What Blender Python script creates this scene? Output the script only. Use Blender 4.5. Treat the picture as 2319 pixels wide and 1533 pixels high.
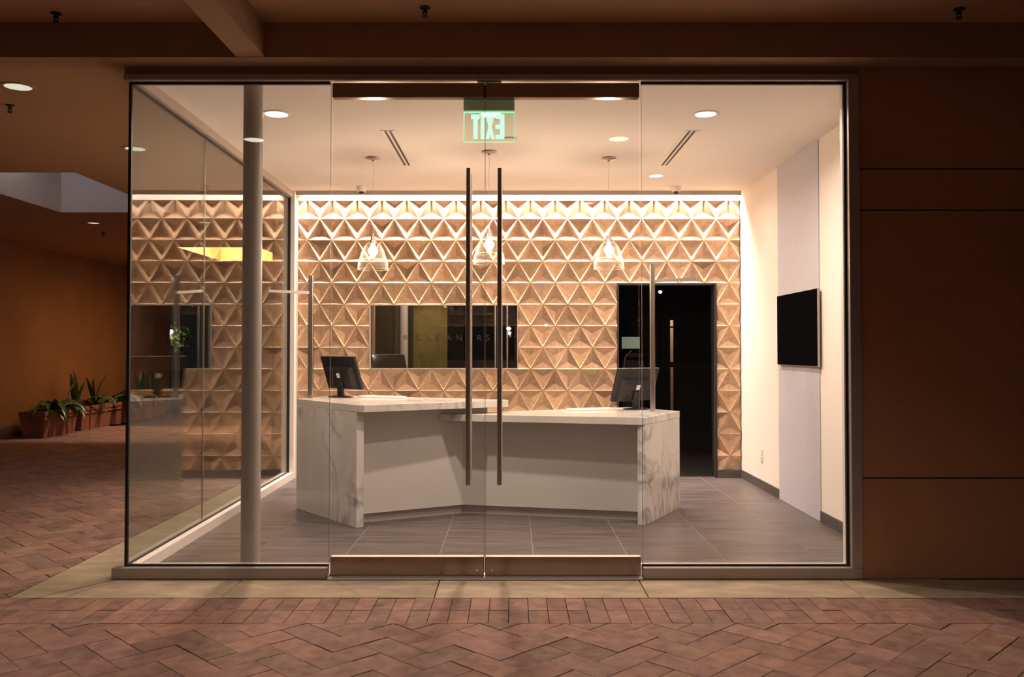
import bpy, bmesh, math, random
from mathutils import Vector, Matrix
for o in list(bpy.data.objects): bpy.data.objects.remove(o)
S = bpy.context.scene
COL = S.collection
R = random.Random(7)

# ------------------------------------------------------------------ camera, world, large lights, exposure
cd = bpy.data.cameras.new('camera'); cam = bpy.data.objects.new('camera', cd); COL.objects.link(cam)
cd.sensor_width = 36.0; cd.lens = 36.0*2000/2319; cd.shift_y = -0.0080
cam.location = (0, 0, 1.33); cam.rotation_euler = (math.radians(90+1.29), 0, 0)
cd.clip_start = .05; cd.clip_end = 200
S.camera = cam
w = bpy.data.worlds.new('night'); S.world = w; w.use_nodes = True
w.node_tree.nodes['Background'].inputs[0].default_value = (.20, .15, .13, 1)
w.node_tree.nodes['Background'].inputs[1].default_value = .055
S.view_settings.view_transform = 'Standard'; S.view_settings.look = 'None'
S.view_settings.gamma = 1; S.view_settings.exposure = 0; S.view_settings.use_curve_mapping = False

WARM = (1, .81, .70); WARMER = (1, .75, .55); COOL = (1, .90, .92); AMBER = (1, .62, .33)
DOWN_W = 40; COVE_W = 200; PEND_W = 25; ARC_W = 7.5; PASS_W = 3; WELL_W = 340; WELL2_W = 5.5

def lamp(kind, name, loc, power, color, parent=None, **kw):
    l = bpy.data.lights.new(name, kind); l.energy = power; l.color = color
    rot = kw.pop('rot', None)
    for k, v in kw.items(): setattr(l, k, v)
    o = bpy.data.objects.new(name, l); COL.objects.link(o)
    if parent is not None:
        o.parent = parent; o.location = Vector(loc) - Vector(parent.location)
    else: o.location = loc
    if rot: o.rotation_euler = rot
    return o

# ------------------------------------------------------------------ material helpers
def nt(name):
    m = bpy.data.materials.new(name); m.use_nodes = True
    t = m.node_tree; return m, t, t.nodes['Principled BSDF']
def N(t, kind, **kw):
    n = t.nodes.new(kind)
    for k, v in kw.items():
        if k.startswith('i_'): n.inputs[k[2:].replace('_', ' ')].default_value = v
        else: setattr(n, k, v)
    return n
def L(t, a, ao, b, bi): t.links.new(a.outputs[ao], b.inputs[bi])
def ramp(t, stops):
    n = t.nodes.new('ShaderNodeValToRGB'); e = n.color_ramp.elements
    while len(e) > 1: e.remove(e[-1])
    e[0].position, e[0].color = stops[0][0], tuple(stops[0][1])+(1,)
    for p, c in stops[1:]:
        x = e.new(p); x.color = tuple(c)+(1,)
    return n
def coords(t, scale=(1, 1, 1), out='Object'):
    c = N(t, 'ShaderNodeTexCoord'); m = N(t, 'ShaderNodeMapping'); m.inputs['Scale'].default_value = scale
    L(t, c, out, m, 'Vector'); return m

def plain(name, col, rough=.5, metal=0, var=.12, scale=4, bump=0, bscale=80, spec=None, stretch=(1,1,1), emit=None, es=0, coat=0):
    m, t, b = nt(name)
    mp = coords(t, stretch)
    n = N(t, 'ShaderNodeTexNoise'); n.inputs['Scale'].default_value = scale; n.inputs['Detail'].default_value = 6
    L(t, mp, 0, n, 'Vector')
    r = ramp(t, [(.3, [c*(1-var) for c in col]), (.7, [min(1, c*(1+var)) for c in col])])
    L(t, n, 'Fac', r, 'Fac'); L(t, r, 'Color', b, 'Base Color')
    b.inputs['Roughness'].default_value = rough; b.inputs['Metallic'].default_value = metal
    if spec is not None: b.inputs['Specular IOR Level'].default_value = spec
    if coat: b.inputs['Coat Weight'].default_value = coat
    if bump:
        n2 = N(t, 'ShaderNodeTexNoise'); n2.inputs['Scale'].default_value = bscale; n2.inputs['Detail'].default_value = 4
        L(t, mp, 0, n2, 'Vector')
        bp = N(t, 'ShaderNodeBump'); bp.inputs['Strength'].default_value = bump; bp.inputs['Distance'].default_value = .01
        L(t, n2, 'Fac', bp, 'Height'); L(t, bp, 'Normal', b, 'Normal')
    if emit:
        b.inputs['Emission Color'].default_value = tuple(emit)+(1,); b.inputs['Emission Strength'].default_value = es
    return m

def toned(name, col, rough, scale, stretch, var, tonevar, bump=.15, bscale=120, spec=.5, uv=False):
    """colour = base * per-piece tone (face attribute 'tone' and object random) * noise"""
    m, t, b = nt(name)
    mp = coords(t, stretch, 'UV' if uv else 'Object')
    oi = N(t, 'ShaderNodeObjectInfo')
    add = N(t, 'ShaderNodeVectorMath', operation='ADD'); mul = N(t, 'ShaderNodeMath', operation='MULTIPLY'); mul.inputs[1].default_value = 37
    L(t, oi, 'Random', mul, 0); L(t, mp, 0, add, 0); L(t, mul, 0, add, 1)
    n = N(t, 'ShaderNodeTexNoise'); n.inputs['Scale'].default_value = scale; n.inputs['Detail'].default_value = 8; n.inputs['Distortion'].default_value = .4
    L(t, add, 0, n, 'Vector')
    r = ramp(t, [(.25, [c*(1-var) for c in col]), (.75, [min(1, c*(1+var)) for c in col])]); L(t, n, 'Fac', r, 'Fac')
    a = N(t, 'ShaderNodeAttribute', attribute_name='tone')
    mx = N(t, 'ShaderNodeMix', data_type='RGBA', blend_type='MULTIPLY'); mx.inputs[0].default_value = 1
    L(t, r, 'Color', mx, 6); L(t, a, 'Color', mx, 7)
    mr = N(t, 'ShaderNodeMapRange'); mr.inputs[3].default_value = 1-tonevar; mr.inputs[4].default_value = 1+tonevar
    L(t, oi, 'Random', mr, 0)
    mx2 = N(t, 'ShaderNodeVectorMath', operation='SCALE'); L(t, mx, 2, mx2, 0); L(t, mr, 0, mx2, 'Scale')
    L(t, mx2, 0, b, 'Base Color'); b.inputs['Roughness'].default_value = rough; b.inputs['Specular IOR Level'].default_value = spec
    n2 = N(t, 'ShaderNodeTexNoise'); n2.inputs['Scale'].default_value = bscale; L(t, add, 0, n2, 'Vector')
    bp = N(t, 'ShaderNodeBump'); bp.inputs['Strength'].default_value = bump; bp.inputs['Distance'].default_value = .004
    L(t, n2, 'Fac', bp, 'Height'); L(t, bp, 'Normal', b, 'Normal')
    return m

def glass(name, tint, f0=.04, rough=0.0, scale=1.0, pw=5):
    """thin architectural glass: transparent + mirror by a facing-angle Fresnel curve"""
    m, t, b = nt(name); t.nodes.remove(b)
    out = t.nodes['Material Output']
    tr = N(t, 'ShaderNodeBsdfTransparent'); tr.inputs[0].default_value = tuple(tint)+(1,)
    gl = N(t, 'ShaderNodeBsdfGlossy'); gl.inputs['Roughness'].default_value = rough; gl.inputs[0].default_value = (1, 1, 1, 1)
    lw = N(t, 'ShaderNodeLayerWeight'); lw.inputs['Blend'].default_value = .5
    p = N(t, 'ShaderNodeMath', operation='POWER'); p.inputs[1].default_value = pw; L(t, lw, 'Facing', p, 0)
    ma = N(t, 'ShaderNodeMath', operation='MULTIPLY_ADD'); ma.inputs[1].default_value = (1-f0)*scale; ma.inputs[2].default_value = f0
    L(t, p, 0, ma, 0)
    mx = N(t, 'ShaderNodeMixShader'); L(t, ma, 0, mx, 0); L(t, tr, 0, mx, 1); L(t, gl, 0, mx, 2); L(t, mx, 0, out, 0)
    return m

def emis(name, col, s):
    m, t, b = nt(name); b.inputs['Base Color'].default_value = (0.8, .8, .8, 1)
    b.inputs['Emission Color'].default_value = tuple(col)+(1,); b.inputs['Emission Strength'].default_value = s
    return m

M = {}
M['stucco'] = plain('orange stucco', (.41, .235, .165), .9, var=.10, scale=1.2, bump=.25, bscale=160, spec=.2)
M['stucco_front'] = plain('golden brown stucco', (.47, .25, .13), .9, var=.10, scale=1.4, bump=.25, bscale=160, spec=.2)
M['stucco_grey'] = plain('taupe stucco', (.40, .25, .16), .9, var=.06, scale=1.0, bump=.2, bscale=160, spec=.2)
M['ceil_ext'] = plain('tan painted soffit', (.46, .27, .16), .9, var=.05, scale=.8, bump=.15, bscale=140, spec=.2)
M['ceil'] = plain('white ceiling paint', (.80, .75, .70), .8, var=.02, scale=1.0, spec=.2)
M['cream'] = plain('cream wall paint', (.82, .76, .69), .75, var=.02, scale=1.0, spec=.25)
M['fabric'] = plain('grey woven fabric', (.56, .55, .60), .95, var=.03, scale=40, bump=.5, bscale=260, spec=.1, stretch=(1, 1, .4))
M['white'] = plain('white laminate', (.66, .63, .58), .45, var=.02, scale=2)
M['whitepaint'] = plain('white plastic', (.78, .74, .70), .4, var=.02)
M['lipgrey'] = plain('grey metal lip', (.36, .32, .28), .5, var=.03)
M['kick'] = plain('grey toe kick', (.40, .37, .33), .6, var=.04)
M['alu'] = plain('satin aluminium', (.46, .40, .36), .42, metal=.35, var=.05, scale=30, stretch=(.2, .2, .2))
M['alu_light'] = plain('light aluminium', (.74, .68, .63), .45, metal=.1, var=.03)
M['steel'] = plain('brushed stainless', (.60, .53, .47), .40, metal=1, var=.06, scale=60, stretch=(.05, .05, 3))
M['steel_rail'] = plain('satin rail steel', (.27, .22, .195), .17, metal=1, var=.05, scale=60, stretch=(.05, 3, 3))
M['nickel'] = plain('brushed nickel', (.66, .60, .55), .3, metal=1, var=.04)
M['colpaint'] = plain('grey painted steel', (.34, .31, .27), .38, var=.03, spec=.5)
M['black'] = plain('black rubber', (.012, .012, .013), .6, var=.1)
M['blackplastic'] = plain('black plastic', (.014, .013, .014), .45, var=.1)
M['tvblack'] = plain('glossy black screen', (.004, .004, .005), .06, var=.0)
M['dark'] = plain('unlit back room dark', (.02, .018, .018), .8, var=.1)  # near-black base colour stands in for the darkness of the unlit room
M['darkfloor'] = plain('darkened back room floor', (.05, .045, .042), .5, var=.1)  # floor shade of the unlit room put into the colour
M['basebd'] = plain('grey tile baseboard', (.085, .075, .068), .5, var=.1, scale=8, stretch=(1, 1, 4))
M['grout'] = plain('grey grout', (.29, .265, .25), .9, var=.1)
M['mortar'] = plain('dark sandy joint', (.075, .045, .034), .95, var=.2, scale=20)
M['terracotta'] = plain('terracotta clay', (.26, .10, .07), .8, var=.18, scale=6, bump=.2, bscale=60, stretch=(1, 1, .3))
M['soil'] = plain('dark potting soil', (.02, .014, .01), .95, var=.4, scale=40, bump=.8, bscale=60)
M['leaf'] = plain('dark green leaf', (.045, .085, .02), .32, var=.35, scale=7, spec=.6)
M['leafpale'] = plain('pale green leaf', (.12, .17, .05), .35, var=.3, scale=7, spec=.6)
M['bark'] = plain('bark', (.08, .05, .03), .9, var=.3, scale=20)
M['wellpaint'] = plain('white skylight paint', (.58, .55, .56), .85, var=.03)
M['yellowlit'] = plain('yellow lit wall', (.66, .50, .20), .85, var=.04)  # yellow of the warm lamp light is put into this base colour
M['edge'] = plain('polished glass edge', (.20, .165, .14), .3, var=.05)
M['letter'] = plain('dark grey vinyl', (.012, .012, .013), .6, var=.02)
M['greenedge'] = emis('glowing green acrylic edge', (.10, .9, .45), 1.1)
M['exitglow'] = emis('green exit glow', (.42, 1, .66), 1.35)
M['bulb'] = emis('glowing filament bulb', (1, .72, .42), 26)
M['lens'] = emis('lit downlight lens', (1, .90, .74), 14)
M['lens_dim'] = emis('arcade lamp lens', (.93, 1, .80), .62)
M['lens_arc'] = emis('arcade front lamp lens', (1, .95, .74), 9)
M['led'] = emis('led strip', (1, .86, .68), 8)
M['panelglow'] = emis('dim glowing panel', (.28, .34, .24), .55)
M['parklamp'] = emis('park lamp', (1, .92, .72), 60)
M['brick'] = toned('clay paver', (.275, .158, .122), .8, 13, (1, 1, 1), .34, .08, bump=.5, bscale=120, spec=.3)
M['stone'] = toned('sandstone border', (.40, .31, .21), .75, 3.6, (1, 2, 1), .30, .05, bump=.2, bscale=70, spec=.3)
M['floortile'] = toned('charcoal porcelain tile', (.088, .073, .068), .40, 4.2, (.4, 5, 1), .55, .07, bump=.04, bscale=60)
M['wood'] = toned('oak tile', (.53, .35, .228), .62, 14, (2.6, .5, 1), .20, .08, bump=.12, bscale=60, spec=.35, uv=True)
M['glass'] = glass('clear storefront glass', (.985, .985, .975))
M['glass_side'] = glass('side glass', (.93, .955, .93), f0=.045)
M['glass_dark'] = glass('dark reflective window glass', (.25, .26, .27), f0=.50, scale=.9)
M['shade'] = glass('clear lamp glass', (.95, .90, .84), f0=.09, scale=.9, pw=1.6)
def shade_mat(name, tint, amount, pw):
    m, t, b = nt(name); t.nodes.remove(b); out = t.nodes['Material Output']
    tr = N(t, 'ShaderNodeBsdfTransparent'); tr.inputs[0].default_value = tuple(tint)+(1,)
    gl = N(t, 'ShaderNodeBsdfGlossy'); gl.inputs['Roughness'].default_value = .02
    tl = N(t, 'ShaderNodeBsdfTranslucent'); tl.inputs[0].default_value = (.95, .9, .82, 1)
    df = N(t, 'ShaderNodeBsdfDiffuse'); df.inputs[0].default_value = (.95, .9, .82, 1)
    m1 = N(t, 'ShaderNodeMixShader'); m1.inputs[0].default_value = .5; L(t, tl, 0, m1, 1); L(t, df, 0, m1, 2)
    m2 = N(t, 'ShaderNodeMixShader'); m2.inputs[0].default_value = .55; L(t, m1, 0, m2, 1); L(t, gl, 0, m2, 2)
    lw = N(t, 'ShaderNodeLayerWeight'); lw.inputs['Blend'].default_value = .5
    p = N(t, 'ShaderNodeMath', operation='POWER'); p.inputs[1].default_value = pw; L(t, lw, 'Facing', p, 0)
    ma = N(t, 'ShaderNodeMath', operation='MULTIPLY_ADD'); ma.inputs[1].default_value = amount; ma.inputs[2].default_value = .008; L(t, p, 0, ma, 0)
    mx = N(t, 'ShaderNodeMixShader'); L(t, ma, 0, mx, 0); L(t, tr, 0, mx, 1); L(t, m2, 0, mx, 2); L(t, mx, 0, out, 0)
    return m
M['shade'] = shade_mat('clear lamp glass', (.985, .97, .95), .26, 3.2)
M['shade_rim'] = shade_mat('thick glass rim', (.97, .94, .90), .24, .7)
M['acrylic'] = glass('clear acrylic', (.95, 1, .97), f0=.04)

def marble():
    m, t, b = nt('white marble with grey veins')
    mp0 = coords(t, (1, 1, .5)); oi = N(t, 'ShaderNodeObjectInfo'); mk = N(t, 'ShaderNodeMath', operation='MULTIPLY'); mk.inputs[1].default_value = 31
    L(t, oi, 'Random', mk, 0); mp = N(t, 'ShaderNodeVectorMath', operation='ADD'); L(t, mp0, 0, mp, 0); L(t, mk, 0, mp, 1)
    n1 = N(t, 'ShaderNodeTexNoise'); n1.inputs['Scale'].default_value = 2.6; n1.inputs['Detail'].default_value = 10; n1.inputs['Distortion'].default_value = 1.6
    L(t, mp, 0, n1, 'Vector')
    v = ramp(t, [(.435, (0, 0, 0)), (.50, (.8, .8, .8)), (.565, (0, 0, 0))]); L(t, n1, 'Fac', v, 'Fac')
    n2 = N(t, 'ShaderNodeTexNoise'); n2.inputs['Scale'].default_value = 1.7; n2.inputs['Detail'].default_value = 3
    L(t, mp, 0, n2, 'Vector'); k = ramp(t, [(.45, (0, 0, 0)), (.60, (1, 1, 1))]); L(t, n2, 'Fac', k, 'Fac')
    n3 = N(t, 'ShaderNodeTexNoise'); n3.inputs['Scale'].default_value = 14; n3.inputs['Detail'].default_value = 8; L(t, mp, 0, n3, 'Vector')
    r3 = ramp(t, [(.35, (.35, .35, .35)), (.65, (1, 1, 1))]); L(t, n3, 'Fac', r3, 'Fac')
    mu = N(t, 'ShaderNodeMath', operation='MULTIPLY'); L(t, v, 'Color', mu, 0); L(t, k, 'Color', mu, 1)
    mu2 = N(t, 'ShaderNodeMath', operation='MULTIPLY'); L(t, mu, 0, mu2, 0); L(t, r3, 'Color', mu2, 1)
    basec = ramp(t, [(.3, (.58, .54, .47)), (.7, (.78, .74, .69))]); L(t, n2, 'Fac', basec, 'Fac')
    mx = N(t, 'ShaderNodeMix', data_type='RGBA'); L(t, mu2, 0, mx, 0); L(t, basec, 'Color', mx, 6); mx.inputs[7].default_value = (.17, .165, .155, 1)
    L(t, mx, 2, b, 'Base Color'); b.inputs['Roughness'].default_value = .16
    return m
M['marble'] = marble()

# ------------------------------------------------------------------ geometry helpers
def link(name, me, parent=None, world=True):
    o = bpy.data.objects.new(name, me); COL.objects.link(o)
    if parent is not None:
        o.parent = parent
        if world: o.location = -Vector(parent.location)
    return o
def tag(o, label=None, cat=None, group=None, kind=None):
    if label: o['label'] = label
    if cat: o['category'] = cat
    if group: o['group'] = group
    if kind: o['kind'] = kind
    return o
def thing(name, loc, label, cat, group=None, kind=None, rz=0):
    o = bpy.data.objects.new(name, None); COL.objects.link(o); o.location = loc; o.rotation_euler = (0, 0, rz)
    o.empty_display_size = .05
    return tag(o, label, cat, group, kind)
def fin(bm, name, mat, parent=None, smooth=False, world=True, bevel=0, recalc=True):
    if bevel: bmesh.ops.bevel(bm, geom=list(bm.edges), offset=bevel, segments=1, affect='EDGES', profile=.5)
    if recalc: bmesh.ops.recalc_face_normals(bm, faces=bm.faces)
    me = bpy.data.meshes.new(name); bm.to_mesh(me); bm.free()
    me.materials.append(M[mat] if isinstance(mat, str) else mat)
    if smooth:
        me.polygons.foreach_set('use_smooth', [True]*len(me.polygons))
        try: me.set_sharp_from_angle(angle=math.radians(35))
        except Exception: pass
    return link(name, me, parent, world)
def addbox(bm, x0, x1, y0, y1, z0, z1, mtx=None):
    vs = [bm.verts.new(Vector(p) if mtx is None else mtx @ Vector(p)) for p in
          [(x0,y0,z0),(x1,y0,z0),(x1,y1,z0),(x0,y1,z0),(x0,y0,z1),(x1,y0,z1),(x1,y1,z1),(x0,y1,z1)]]
    for f in [(3,2,1,0),(4,5,6,7),(0,1,5,4),(1,2,6,5),(2,3,7,6),(3,0,4,7)]: bm.faces.new([vs[i] for i in f])
def box(name, x0, x1, y0, y1, z0, z1, mat, parent=None, bevel=0, world=True):
    bm = bmesh.new(); addbox(bm, x0, x1, y0, y1, z0, z1)
    return fin(bm, name, mat, parent, bevel=bevel, world=world)
def addprism(bm, poly, z0, z1, inset=0, drop=0, layer=None, tone=None):
    n = len(poly)
    c = Vector((sum(p[0] for p in poly)/n, sum(p[1] for p in poly)/n))
    faces = []
    b = [bm.verts.new((p[0], p[1], z0)) for p in poly]
    if inset:
        m_ = [bm.verts.new((p[0], p[1], z1-drop)) for p in poly]
        tp = []
        for i in range(n):
            p0, p1, p2 = Vector(poly[i-1][:2]), Vector(poly[i][:2]), Vector(poly[(i+1) % n][:2])
            d = (c-p1); d = d.normalized()*min(inset*1.4, d.length*.5) if d.length > 0 else d
            tp.append(bm.verts.new((p1.x+d.x, p1.y+d.y, z1)))
        for i in range(n):
            j = (i+1) % n
            faces.append(bm.faces.new([b[i], b[j], m_[j], m_[i]])); faces.append(bm.faces.new([m_[i], m_[j], tp[j], tp[i]]))
        faces.append(bm.faces.new(tp))
    else:
        tp = [bm.verts.new((p[0], p[1], z1)) for p in poly]
        for i in range(n):
            j = (i+1) % n; faces.append(bm.faces.new([b[i], b[j], tp[j], tp[i]]))
        faces.append(bm.faces.new(tp))
    faces.append(bm.faces.new(b[::-1]))
    if layer is not None:
        for f in faces:
            for l in f.loops: l[layer] = tone
def prism(name, poly, z0, z1, mat, parent=None, bevel=0, world=True):
    bm = bmesh.new(); addprism(bm, poly, z0, z1); return fin(bm, name, mat, parent, bevel=bevel, world=world)
def addcyl(bm, p0, p1, r0, r1=None, seg=16, caps=True):
    p0, p1 = Vector(p0), Vector(p1); r1 = r0 if r1 is None else r1
    q = (p1-p0).to_track_quat('Z', 'Y').to_matrix()
    A = [bm.verts.new(p0+q@Vector((math.cos(a)*r0, math.sin(a)*r0, 0))) for a in [2*math.pi*i/seg for i in range(seg)]]
    B = [bm.verts.new(p1+q@Vector((math.cos(a)*r1, math.sin(a)*r1, 0))) for a in [2*math.pi*i/seg for i in range(seg)]]
    for i in range(seg): bm.faces.new([A[i], A[(i+1)%seg], B[(i+1)%seg], B[i]])
    if caps: bm.faces.new(A[::-1]); bm.faces.new(B)
def cyl(name, p0, p1, r, mat, parent=None, r1=None, seg=20, world=True):
    bm = bmesh.new(); addcyl(bm, p0, p1, r, r1, seg); return fin(bm, name, mat, parent, smooth=True, world=world)
def addlathe(bm, prof, c, seg=28, close=False):
    rings = []
    for r, z in prof:
        if r < 1e-5: rings.append([bm.verts.new((c[0], c[1], c[2]+z))])
        else: rings.append([bm.verts.new((c[0]+r*math.cos(2*math.pi*i/seg), c[1]+r*math.sin(2*math.pi*i/seg), c[2]+z)) for i in range(seg)])
    pr = list(zip(rings[:-1], rings[1:]))
    if close: pr.append((rings[-1], rings[0]))
    for a, b in pr:
        for i in range(seg):
            j = (i+1) % seg
            v = [a[i] if len(a) > 1 else a[0], a[j] if len(a) > 1 else None, b[j] if len(b) > 1 else None, b[i] if len(b) > 1 else b[0]]
            v = [x for x in v if x is not None]
            if len(v) >= 3: bm.faces.new(v)
def lathe(name, prof, c, mat, parent=None, seg=28, close=False, world=True):
    bm = bmesh.new(); addlathe(bm, prof, c, seg, close); return fin(bm, name, mat, parent, smooth=True, world=world)
def copy_tree(o, parent=None):
    c = o.copy(); COL.objects.link(c)
    if parent is not None: c.parent = parent
    for ch in o.children: copy_tree(ch, c)
    return c
def clip(poly, a, b, c):
    """keep the half plane a*x+b*y<=c"""
    out = []
    for i in range(len(poly)):
        p, q = poly[i], poly[(i+1) % len(poly)]
        dp, dq = a*p[0]+b*p[1]-c, a*q[0]+b*q[1]-c
        if dp <= 0: out.append(p)
        if (dp < 0 < dq) or (dq < 0 < dp):
            t = dp/(dp-dq); out.append((p[0]+t*(q[0]-p[0]), p[1]+t*(q[1]-p[1])))
    return out
def area(p): return abs(sum(p[i][0]*p[(i+1)%len(p)][1]-p[(i+1)%len(p)][0]*p[i][1] for i in range(len(p))))/2 if len(p) > 2 else 0

# ------------------------------------------------------------------ main dimensions (metres)
YF = 5.21; YB = 9.24; XR = 2.40; HC = 2.98
def xg(y): return -2.264 - (y-5.21)*(.056/3.99)          # the slightly splayed side glass line

# ================================================================== SETTING: ground
pave = box('brick_pavement', -9.5, 7, -7, 34, -.12, -.022, 'mortar')
tag(pave, 'red brick herringbone pavement in front of the shop and down the side passage', 'pavement', kind='structure')
pieces = []       # (distance, poly, height)
w_ = .148; O = Vector((-.1597, 3.918)); U = Vector((1, -1)).normalized(); V = Vector((1, 1)).normalized()
g = .0015
for i in range(-60, 90):
    for j in range(-110, 110):
        for (u0, v0, du, dv) in ((0, -1, 2, 1), (1, 0, 1, 2)):
            a = 2*i+j+u0; b = 2*i-j+v0
            c = O+U*w_*(a+du/2)+V*w_*(b+dv/2)
            if not (-7.75 < c.x < 5.6 and 2.6 < c.y < 15.5): continue
            if c.x > -2.3 and c.y > 4.8: continue
            g2 = g/w_
            P = [O+U*w_*(a+s)+V*w_*(b+t_) for s, t_ in ((g2, g2), (g2, dv-g2), (du-g2, dv-g2), (du-g2, g2))]
            P = [(p.x, p.y) for p in P]
            cand = []
            q = clip(P, 0, 1, 4.333); cand.append(q)
            q = clip(clip(P, 0, -1, -4.775), 1, 0, -2.712); cand.append(q)
            for q in cand:
                if area(q) > .0004: pieces.append([math.hypot(c.x*.9, c.y), q])
for k in range(-78, 58):
    for y0, y1, off in ((4.338, 4.548, .0), (4.552, 4.768, .0)):
        x0 = -.017+.1*k+off
        pieces.append([math.hypot(x0*.9, y0)-.05, [(x0+g, y0), (x0+.1-g, y0), (x0+.1-g, y1), (x0+g, y1)]])
def inview(p):
    cx = sum(q[0] for q in p)/len(p); cy = sum(q[1] for q in p)/len(p)
    return cy > 3.5 and abs(cx) < .6*cy
vis = [p for p in pieces if inview(p[1])]; rest = [p for p in pieces if not inview(p[1])]
vis.sort(key=lambda p: -area(p[1])/p[0]**3)
near, far = vis[:298], vis[298:]+rest
def tonecol(r=R):
    v = r.uniform(.80, 1.12); return (v*r.uniform(.95, 1.06), v, v*r.uniform(.9, 1.06), 1)
for d, p in near:
    bm = bmesh.new(); ly = bm.loops.layers.float_color.new('tone')
    c = Vector((sum(q[0] for q in p)/len(p), sum(q[1] for q in p)/len(p), 0))
    dz = R.uniform(-.0018, .0018)
    addprism(bm, [(q[0]-c.x, q[1]-c.y) for q in p], -.03, dz, .0016, .0014, ly, tonecol())
    o = fin(bm, 'brick', 'brick', pave, world=False); o.location = c
bm = bmesh.new(); ly = bm.loops.layers.float_color.new('tone')
for d, p in far:
    dz = R.uniform(-.0018, .0018)
    addprism(bm, p, -.03, dz, .0022 if d < 8 else 0, .0022, ly, tonecol())
o = fin(bm, 'brick_field', 'brick', pave); o['kind'] = 'stuff'
# sandstone border slabs, each a part of one border
bord = box('stone_border_base', -2.70, 5.6, 4.776, 5.16, -.10, -.03, 'mortar')
bord.name = 'trim_1'; tag(bord, 'tan sandstone slab border running along the foot of the storefront', 'border', kind='structure')
def slab(poly, par):
    bm = bmesh.new(); ly = bm.loops.layers.float_color.new('tone'); v = R.uniform(.93, 1.06)
    addprism(bm, poly, -.04, R.uniform(-.0008, .0008), .002, .002, ly, (v, v, v, 1)); return fin(bm, 'stone_slab', 'stone', par)
slab([(-2.70, 4.778), (-2.42, 4.778), (-2.30, 5.10), (-2.30, 6.35), (-2.70, 6.35)], bord)
xs = [-2.416, -1.57, -.42, .735, 1.90, 3.05, 4.2, 5.4]
for a, b in zip(xs[:-1], xs[1:]):
    lo = a+.004 if a > -2.4 else -2.412
    slab([(lo, 4.778), (b-.002, 4.778), (b-.002, 5.16), ((lo if a > -2.4 else -2.30), 5.16), (lo if a > -2.4 else -2.296, 5.10)], bord)
for a, b in ((6.354, 7.5), (7.504, 8.65), (8.654, 9.4)):
    slab([(-2.70, a), (xg(a)-.02, a), (xg(b)-.02, b-.002), (-2.70, b-.002)], bord)

# ================================================================== SETTING: interior floor and tiles
fl = box('floor', -2.40, 2.5, 5.16, 9.4, -.12, -.0012, 'grout'); tag(fl, 'dark grey porcelain tile floor inside the shop', 'floor', kind='structure')
gx = [-2.302+.61*k for k in range(-1, 9)]
def ftile(x0, x1, y0, y1, par=fl):
    bm = bmesh.new(); ly = bm.loops.layers.float_color.new('tone'); v = R.uniform(.94, 1.06)
    P = [(x0, y0), (x1, y0), (x1, y1), (x0, y1)]
    if x0 < -2.2: P = [(max(x0, xg(y0)), y0), (x1, y0), (x1, y1), (max(x0, xg(y1)), y1)]
    addprism(bm, P, -.001, 0, .0005, .0003, ly, (v, v, v, 1)); return fin(bm, 'floor_tile', 'floortile', par)
ys = [5.225, 6.10, 6.71, 7.32, 7.93, 8.54, 9.15, 9.40]
for i in range(len(gx)-1):
    for j in range(len(ys)-1):
        x0, x1 = max(gx[i], -2.36)+.0018, min(gx[i+1], XR)-.0018
        if x1-x0 < .03: continue
        y1 = ys[j+1]
        if j == len(ys)-2 and not (x1 > 1.10 and x0 < 2.15): y1 = 9.24
        ftile(x0, x1, ys[j]+.0006, y1-.0006)

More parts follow.
